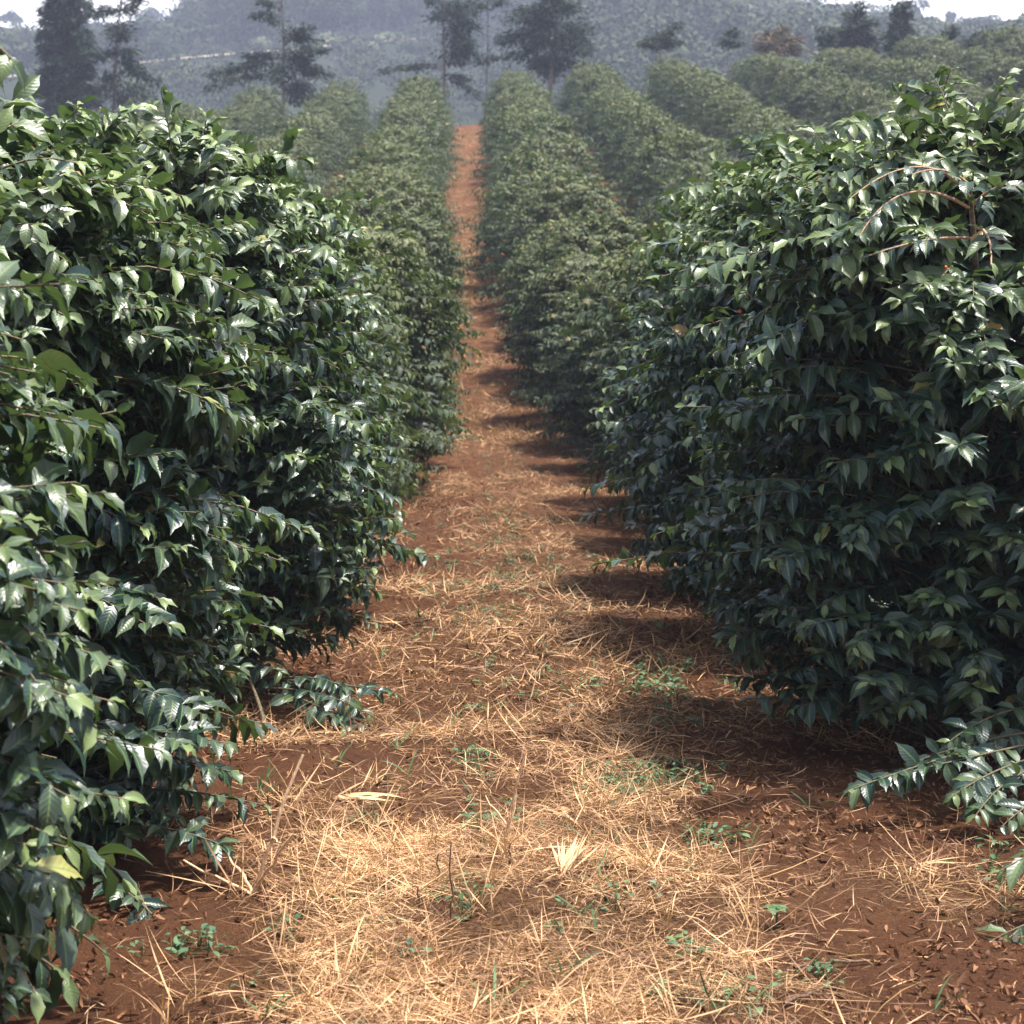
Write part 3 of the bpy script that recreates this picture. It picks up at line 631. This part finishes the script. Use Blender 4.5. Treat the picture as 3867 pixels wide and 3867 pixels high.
# ------------------------------------------------------------------ forest on the far hill
def crown_lobes(mb, g, c, rx, rz, n, leaf, tint0=0., mat=0):
    """crown = several lobes with leaf clumps on and inside them"""
    nl_ = g.integers(6, 11); cs = c + g.normal(0, 1, (nl_, 3)) * np.array([rx * .45, rx * .45, rz * .36]); rs = g.uniform(.38, .62, nl_)
    k = g.integers(0, nl_, n); d = unit(g.normal(0, 1, (n, 3))); d[:, 2] = np.where(d[:, 2] < -.3, -d[:, 2], d[:, 2])
    P = cs[k] + d * (rs[k] * g.uniform(.86, 1.06, n))[:, None] * np.array([rx, rx, rz])
    T = unit(np.cross(d, g.normal(0, 1, (n, 3))) + .25 * d + np.array([0, 0, -.2])); N = d + np.array([0, 0, .15]) + g.normal(0, .22, (n, 3))
    s = leaf * g.uniform(.6, 1.4, n); tn = np.clip(tint0 + .6 * g.beta(1.3, 4, n) + .2 * (g.random(nl_)[k] - .5), 0, 1)
    add_leaves(mb, P, T, N, s, s * g.uniform(.5, .85, n), g.uniform(.2, .9, n), np.full(n, .2), tn, 3, 2, g, mat=mat)

g = np.random.default_rng(500)
fm = MB(); tr_d = lambda x: np.interp(x, TRACK[:, 0], TRACK[:, 1])
nforest = 0
for yy in np.arange(200, 668, 8.0):
    half = yy * .27 + 12
    for xx in np.arange(-half, half, 9.4):
        x_ = xx + g.normal(0, 2.2); y_ = yy + g.normal(0, 2.0); dt = y_ - tr_d(x_)
        if -16 < dt < 3: 
            continue
        z_ = float(gz(x_, y_)); px, py = project((x_, y_, z_ + 9))
        if py > 260: continue
        if dt < 0: rx, rz = g.uniform(3.6, 6.8), g.uniform(1.6, 3.0); n = 260
        else: rx, rz = g.uniform(4.5, 9.5), g.uniform(4.5, 9.5); n = 620
        capy = np.interp(px, [-200, 0, 100, 140, 300, 325, 345, 380, 420, 1350, 1440, 1480, 1560, 1660, 1700, 1750, 1830, 1880, 2300], [64, 64, 62, 60, 58, 52, 36, 0, -60, -60, 0, 10, 26, 30, 38, 52, 52, 46, 50]) + g.normal(0, 5)
        hmax = CAM_H + (650 - capy) * y_ / 4000 - z_
        if hmax < 2.4: continue
        rz = min(rz, hmax / 2.15); rx = min(rx, rz * 1.5)
        crown_lobes(fm, g, np.array([x_, y_, z_ + rz * .9]), rx, rz, n, 0.75 if dt > 0 else .5, tint0=max(0, g.normal(.08, .30)), mat=0); nforest += 1
        if dt > 0 and g.random() < .3: add_tubes(fm, np.array([[x_, y_, z_ - 1], [x_, y_, z_ + rz]]), np.array([.35, .2]), 5, mat=1)
tag(obj('forest', fm.mesh('forest', [M_FOREST, M_TRUNK])), 'hazy blue grey wood covering the far hillside', 'forest', kind='stuff')
print('forest crowns', nforest)

def hill_tree(px, py_mid, hw, hh, d, seed, lab, mat, n=420, group=None, name='tree'):
    """free standing tree on the hill: crown centred at the picture point, trunk to the ground"""
    g = np.random.default_rng(seed); c_ = at(px, py_mid, d); z0 = float(gz(c_[0], c_[1])); b = np.array([c_[0], c_[1], z0]); tk, cr = MB(), MB()
    rx = hw * d / 4000; rz = hh * d / 4000; cz = c_[2] - z0
    add_tubes(tk, np.array([[0, 0, -1], [.1, 0, cz * .5], [-.1, .1, cz + rz * .2]]), np.array([.35, .28, .12]), 6)
    for i in range(5):
        a = g.random() * 6.28; add_tubes(tk, np.array([[0, 0, max(cz - rz * .5, .5)], [math.cos(a) * rx * .6, math.sin(a) * rx * .6, cz + rz * .3]]), np.array([.16, .05]), 5)
    crown_lobes(cr, g, np.array([0, 0, cz]), rx, rz, n, .9)
    return tree_obj(name, b, tk, cr, lab, 'tree', mat, group)
PG = 'pale crowned trees along the hillside track'
dtr = lambda px: float(np.interp(px, [a for a, _ in pts], [on_ground(a, b_, 150)[1] for a, b_ in pts]))
for i, (px, py, hw, hh, beyond, lab) in enumerate([
    (628, 80, 44, 15, 4, 'widest pale crowned tree just above the track on the far hillside'),
    (492, 82, 14, 7, 5, 'small pale crowned tree at the far end of the pale group by the track'),
    (735, 74, 30, 11, 5, 'flat pale crowned tree above the track, beside the widest pale one'),
    (700, 99, 16, 11, -10, 'round pale crowned tree just below the track on the hillside'),
    (648, 122, 16, 9, -24, 'lowest pale crowned tree on the slope under the track'),
    (1158, 42, 30, 12, 8, 'pale grey tree above the track where it crests the hillside'),
    (1345, 98, 26, 14, -40, 'pale hazy tree low on the slope behind the rusty brown tree')]):
    d = dtr(px) + beyond; hill_tree(px, py, hw, hh, d, 700 + i, lab, M_PALE, n=420, group=PG)
for i, (px, py, hw, hh, d, lab) in enumerate([
    (24, 36, 20, 15, 640, 'lone far tree against the white sky behind the dense conifer'),
    (160, 30, 26, 34, 600, 'tall hazy tree on the skyline directly behind the two dark conifers'),
    (285, 32, 36, 30, 600, 'round hazy tree on the skyline between the open tree and the sparse tiered tree'),
    (352, 30, 22, 30, 590, 'hazy skyline tree at the start of the high continuous wood'),
    (1712, 14, 26, 24, 590, 'spreading hazy tree on the skyline right behind the dark cedar'),
    (1792, 36, 8, 14, 600, 'little pointed hazy tree alone on the low skyline'),
    (1850, 48, 30, 13, 600, 'low rounded hazy tree on the skyline above the dark shrubs')]):
    hill_tree(px, py, hw, hh, d, 800 + i, lab, M_FOREST, n=700, group='hazy trees on the skyline')

# ------------------------------------------------------------------ ground cover on the path
def scatter(n, x0, x1, y0, y1, dens, g, power=1.0):
    X = g.uniform(x0, x1, n); Y = y0 + (y1 - y0) * g.random(n) ** power
    k = g.random(n) < dens(X + xc(Y), Y); return X[k] + xc(Y[k]), Y[k]
def blades(mb, g, X, Y, L, Wd, tilt, tint, nl=5):
    n = len(X); az = g.random(n) * 6.28
    T = np.stack([np.cos(az) * np.cos(tilt), np.sin(az) * np.cos(tilt), np.sin(tilt)], 1)
    P = np.stack([X, Y, gz(X, Y) + g.uniform(.0, .03, n)], 1) - T * np.minimum(L, .05)[:, None] * .2
    N = np.array([0, 0, 1.]) + g.normal(0, .5, (n, 3))
    add_leaves(mb, P, T, N, L, Wd, g.normal(.4, .95, n), np.full(n, .1), tint, nl, 2, g, sharp=.4)
g = np.random.default_rng(61); sm = MB()
X, Y = scatter(260000, -1.9, 1.9, 4.7, 9.0, lambda x, y: straw_amount(x, y) * np.clip(.10 + 5.0 * (.5 * fbm(x * 2.2, y * 1.6, 3) + .5 * fbm(x * 8, y * 6, 2) - .36), .05, 1), g)
n = len(X); print('straw', n)
blades(sm, g, X, Y, g.gamma(3, .035, n).clip(.03, .38), g.uniform(.0010, .0030, n), np.abs(g.normal(.03, .15, n)), np.clip(g.beta(1.5, 1.5, n) - .15 + 1.1 * (fbm(X * 2.2, Y * 1.6, 3) - .44), 0, 1), 5)
X, Y = scatter(120000, -1.5, 1.5, 8.6, 32, lambda x, y: np.maximum(straw_amount(x, y), .42) * np.clip(.2 + 3 * (fbm(x * 2.5, y * 1.3, 4) - .36), .1, 1), g, 1.6)
n = len(X); blades(sm, g, X, Y, g.gamma(3, .04, n).clip(.04, .4), g.uniform(.0025, .0055, n), np.abs(g.normal(.08, .22, n)), np.clip(g.beta(1.3, 2.2, n) - .2 + .8 * (fbm(X * 2.5, Y * 1.3, 4) - .38), 0, 1), 4)
X, Y = scatter(60000, -2.2, 2.2, 4.7, 18, lambda x, y: np.clip(4 * (fbm(x * 1.7 + 9, y * 1.5, 4) - .40), .06, .7), g, 1.4)      # thin scatter over bare soil
n = len(X); blades(sm, g, X, Y, g.gamma(2.2, .03, n).clip(.012, .25), g.uniform(.001, .0036, n), np.abs(g.normal(.02, .08, n)), np.clip(g.beta(1.3, 3.4, n), 0, 1), 4)
# tufts: fans of blades from one root
X, Y = scatter(230, -1.2, 1.3, 4.8, 14, lambda x, y: straw_amount(x, y), g, 1.3)
for x, y in zip(X, Y):
    n = g.integers(8, 22); blades(sm, g, x + g.normal(0, .02, n), y + g.normal(0, .02, n), g.uniform(.1, .32, n), g.uniform(.002, .005, n), g.uniform(.2, 1.3, n), g.beta(3, 2, n), 6)
X, Y = scatter(60000, -1.2, 1.2, 30, 104, lambda x, y: np.clip(.15 + 3 * (fbm(x * 1.6, y * .7, 4) - .34), .05, 1), g, 1.2)      # litter and straw up the far slope
n = len(X); blades(sm, g, X, Y, g.uniform(.12, .4, n), g.uniform(.006, .016, n), np.abs(g.normal(.1, .25, n)), np.clip(g.beta(1.2, 2.6, n) - .1, 0, 1), 3)
tag(obj('dry_grass', sm.mesh('dry_grass', [M_STRAW])), 'tangled cut straw and dry grass matted over the middle of the path', 'dry grass', kind='stuff')

# dead leaves
lm = MB(); X, Y = scatter(90000, -2.6, 2.6, 4.6, 26, lambda x, y: np.clip(5 * (fbm(x * 1.8 + 3, y * 1.4, 4) - .42), .10, .8) * (1 - .4 * straw_amount(x, y)) + .5 * np.exp(-((x - .75) / .4) ** 2 - ((y - 8.3) / 1.3) ** 2), g, 1.5)
n = len(X); az = g.random(n) * 6.28; tl = g.normal(.1, .35, n); T = np.stack([np.cos(az), np.sin(az), tl], 1)
P = np.stack([X, Y, gz(X, Y) + .012], 1); L = .008 + .045 * g.random(n) ** 1.8
add_leaves(lm, P, T, np.array([0, 0, 1.]) + g.normal(0, .4, (n, 3)), L, L * g.uniform(.2, .5, n), g.normal(.2, 1.3, n), g.uniform(.2, 1.3, n), g.beta(1.2, 2.6, n), 5, 3, g)
tag(obj('leaf_litter', lm.mesh('leaf_litter', [M_LITTER])), 'curled brown dead leaves scattered on the soil under the coffee', 'leaf litter', kind='stuff')

# clods
cm = MB(); bv, bf = ball(6, 4); X, Y = scatter(34000, -2.4, 2.4, 4.6, 16, lambda x, y: (.95 - .6 * straw_amount(x, y)) * np.clip(6 * (fbm(x * 2.5, y * 2.5, 3) - .36), .08, 1), g, 1.5)
n = len(X); sz = .0022 + .013 * g.random(n) ** 9; V = bv[None] * sz[:, None, None] * g.uniform(.6, 1.3, (n, len(bv), 1)) * np.array([1, 1, .75]) + np.stack([X, Y, gz(X, Y) + sz * .3], 1)[:, None]
cm.add(V.reshape(-1, 3), (np.arange(n)[:, None, None] * len(bv) + bf[None]).reshape(-1, 4))
tag(obj('soil_clods', cm.mesh('soil_clods', [M_SOIL], smooth=False)), 'crumbs and clods of red soil on the path', 'soil clods', kind='stuff')

# weeds
wm = MB()
def weed(mb, g, x, y, h, n, leaf, spread=.5):
    z = float(gz(x, y)); az = g.random(n) * 6.28; hh = h * g.uniform(.2, 1, n)
    P = np.stack([x + np.cos(az) * spread * h * g.random(n), y + np.sin(az) * spread * h * g.random(n), z + hh], 1)
    T = np.stack([np.cos(az), np.sin(az), g.uniform(-.1, .6, n)], 1); s = leaf * g.uniform(.6, 1.3, n)
    add_leaves(mb, P, T, np.array([0, 0, 1.]) + g.normal(0, .3, (n, 3)), s, s * g.uniform(.4, .65, n), g.uniform(.2, .9, n), np.full(n, .25), g.beta(1.5, 3, n), 4, 3, g)
    base = np.array([[x, y, z - .01]]).repeat(min(n, 5), 0); add_tubes(mb, np.stack([base, .5 * base + .5 * P[:min(n, 5)] + np.array([0, 0, .1 * h]), P[:min(n, 5)]], 1), np.array([[.0016, .0013, .001]]).repeat(min(n, 5), 0), 4, tint=.5)
for (px, py, rx, ry, n) in [(1180, 1490, 70, 25, 34), (1260, 1470, 90, 30, 26), (890, 1440, 30, 22, 12), (1280, 1330, 80, 60, 34), (1230, 1280, 60, 30, 16), (960, 1080, 120, 60, 40), (940, 1000, 90, 60, 40), (950, 880, 80, 50, 40),
                            (900, 1150, 110, 40, 24), (1080, 1110, 60, 50, 16), (1000, 1300, 160, 60, 22), (830, 1110, 50, 30, 14), (1340, 1590, 60, 24, 12), (690, 1560, 20, 10, 3), (930, 1560, 60, 60, 10), (900, 1700, 60, 60, 7), (340, 1800, 70, 20, 8), (720, 1800, 200, 80, 8), (1320, 1800, 40, 30, 4), (1500, 1850, 80, 30, 6), (880, 800, 70, 60, 30), (950, 740, 60, 50, 25), (1880, 1660, 30, 40, 6), (1330, 1900, 150, 20, 8), (1180, 1700, 100, 60, 8), (880, 560, 30, 40, 26), (880, 470, 30, 40, 22), (890, 640, 50, 20, 14)]:
    for i in range(n):
        p = on_ground(px + g.normal(0, rx * .6), py + g.normal(0, ry * .6)); weed(wm, g, p[0], p[1], g.uniform(.02, .07), g.integers(5, 12), g.uniform(.018, .038), 1.0)
for i in range(60):       # green grass sprigs
    y = 5 + 14 * g.random() ** 1.5; x = g.normal(0, .7) + xc(y); n = g.integers(3, 8); az = g.random(n) * 6.28
    T = np.stack([np.cos(az) * .6, np.sin(az) * .6, np.full(n, .8)], 1); L = g.uniform(.05, .16, n)
    add_leaves(wm, np.array([[x, y, float(gz(x, y))]]).repeat(n, 0), T, np.array([0, 0, 1.]) + g.normal(0, .3, (n, 3)), L, L * .05, g.uniform(.3, 1.4, n), np.full(n, .2), g.beta(2, 2, n), 5, 2, g, sharp=.4)
tag(obj('weeds', wm.mesh('weeds', [M_WEED])), 'small blue green weeds growing through the path litter', 'weeds', kind='stuff')

# single plants and sticks one can point to
p = on_ground(1464, 1752); e = empty('seedling', p); tag(e, 'bright green round leaved seedling standing alone on straw beside bare soil', 'seedling')
lf = MB(); tk = MB(); add_tubes(tk, np.array([[0, 0, -.01], [.003, 0, .03], [0, 0, .062]]), np.array([.004, .003, .003]), 6)
az = np.array([.2, 2.9, 1.5, 4.4, 5.4]); T = np.stack([np.cos(az), np.sin(az), [.1, .15, .3, .1, .2]], 1)
add_leaves(lf, np.array([[0, 0, .06]]).repeat(5, 0), T, np.array([[0, 0, 1.]]).repeat(5, 0), np.array([.05, .05, .035, .05, .04]), np.array([.036, .036, .026, .036, .03]), np.full(5, .7), np.full(5, .2), np.full(5, .55), 6, 5, g)
obj('leaves', lf.mesh('leaves', [M_WEED]), e); obj('stem', tk.mesh('stem', [M_WEED]), e)

def stick(name, pl, rads, lab, cat, mat, base):
    mb = MB()
    for q, r in zip(pl, rads):
        q = np.array(q) - base; t = np.linspace(0, 1, len(q)); tt = np.linspace(0, 1, 8); q = np.stack([np.interp(tt, t, q[:, i]) for i in range(3)], 1) + np.random.default_rng(5).normal(0, .003, (8, 3))
        add_tubes(mb, q, np.linspace(r, r * .6, 8), 6)
    return tag(obj(name, mb.mesh(name, [mat]), None, base), lab, cat)
b = on_ground(478, 1690); d = b[1]
stick('forked_twig', [[b, at(520, 1560, d), at(571, 1422, d + .05)], [at(484, 1672, d), at(520, 1622, d - .1), at(552, 1574, d - .15)], [b, at(455, 1645, d + .05), at(427, 1610, d + .1)], [b, at(420, 1660, d + .05), at(345, 1622, d + .1)], [at(514, 1580, d), at(530, 1590, d - .05)]], [.008, .0055, .0065, .006, .004],
      'pale dry forked twig sticking up at the foot of the coffee bush', 'twig', M_STICK, b)
b = on_ground(950, 1600); d = b[1]
stick('dry_stalk', [[b, at(966, 1530, d), at(990, 1422, d)], [at(958, 1560, d), at(915, 1500, d + .1)]], [.006, .004], 'tall pale bent grass stalk rising from the straw in mid path', 'dry stalk', M_STICK, b)
for (x0, y0, x1, y1, lab) in [(849, 1760, 850, 1590, 'tallest thin dark dead stem upright in the straw'), (824, 1670, 826, 1610, 'short thin dark dead stem left of the tallest dark one'), (790, 1720, 788, 1672, 'shortest dark dead stem, outermost of the three dark ones'), (960, 1640, 962, 1590, 'short dark dead stem beside the tall pale bent stalk')]:
    b = on_ground(x0, y0); stick('dead_stem', [[b, at((x0 + x1) / 2 + 3, (y0 + y1) / 2, b[1]), at(x1, y1, b[1])]], [.0035], lab, 'dead stem', M_DARKSTICK, b)
for (x0, y0, x1, y1, lab) in [(1330, 1812, 1430, 1890, 'dark fallen twig lying at the edge of straw and bare soil'), (1480, 1905, 1570, 1885, 'dark fallen twig lying on bare soil near the picture bottom'), (1500, 1838, 1640, 1822, 'long thin dark twig flat on the bare red soil')]:
    a = on_ground(x0, y0); c_ = on_ground(x1, y1); m_ = (a + c_) / 2; m_[2] = float(gz(m_[0], m_[1])) + .02; a[2] += .01; c_[2] += .012
    stick('fallen_twig', [[a, m_, c_]], [.006], lab, 'twig', M_DARKSTICK, a)
def tuft(px, py, az0, spread, n, L, lab, tilt, wd=.007):
    b = on_ground(px, py); mb = MB(); az = az0 + g.normal(0, spread, n); tl = tilt + g.normal(0, .15, n); T = np.stack([np.cos(az) * np.cos(tl), np.sin(az) * np.cos(tl), np.sin(tl)], 1)
    s = L * g.uniform(.6, 1.1, n); add_leaves(mb, g.normal(0, .012, (n, 3)) * np.array([1, 1, .3]) + np.array([0, 0, .012]), T, np.array([0, -.6, 1.]) + g.normal(0, .2, (n, 3)), s, np.full(n, wd), g.normal(.2, .25, n), np.full(n, .2), np.clip(g.normal(.8, .12, n), .5, 1), 6, 3, g, sharp=.5)
    tag(obj('straw_tuft', mb.mesh('straw_tuft', [M_STRAW]), None, b), lab, 'straw tuft')
tuft(1062, 1660, 1.25, .3, 22, .17, 'bleached white fan of straw standing up in mid path', .6, .0055)
tuft(640, 1512, -.25, .25, 14, .24, 'bleached flat husk of straw lying near the coffee row', .1, .012)
tuft(1720, 1640, -1.6, .8, 16, .2, 'dry grass clump lying on bare red soil apart from the straw', .35, .004)

# ------------------------------------------------------------------ air
x0, x1, y0, y1, z0, z1 = -2700, 2700, -500, 2700, -4, 124
V = np.array([(x, y, z) for x in (x0, x1) for y in (y0, y1) for z in (z0, z1)], float)
mb = MB(); mb.add(V, np.array([(0, 1, 3, 2), (4, 6, 7, 5), (0, 4, 5, 1), (2, 3, 7, 6), (0, 2, 6, 4), (1, 5, 7, 3)]))
m, nt, out = newmat('haze'); vol = nd(nt, 'ShaderNodeVolumePrincipled'); vol.inputs['Density'].default_value = HAZE_DENSITY
vol.inputs['Color'].default_value = (*HAZE_COLOR, 1); vol.inputs['Anisotropy'].default_value = 0
nt.links.new(vol.outputs[0], out.inputs['Volume'])
tag(obj('haze', mb.mesh('haze', [m], smooth=False)), 'blue haze over the far hillside', 'haze', kind='stuff')
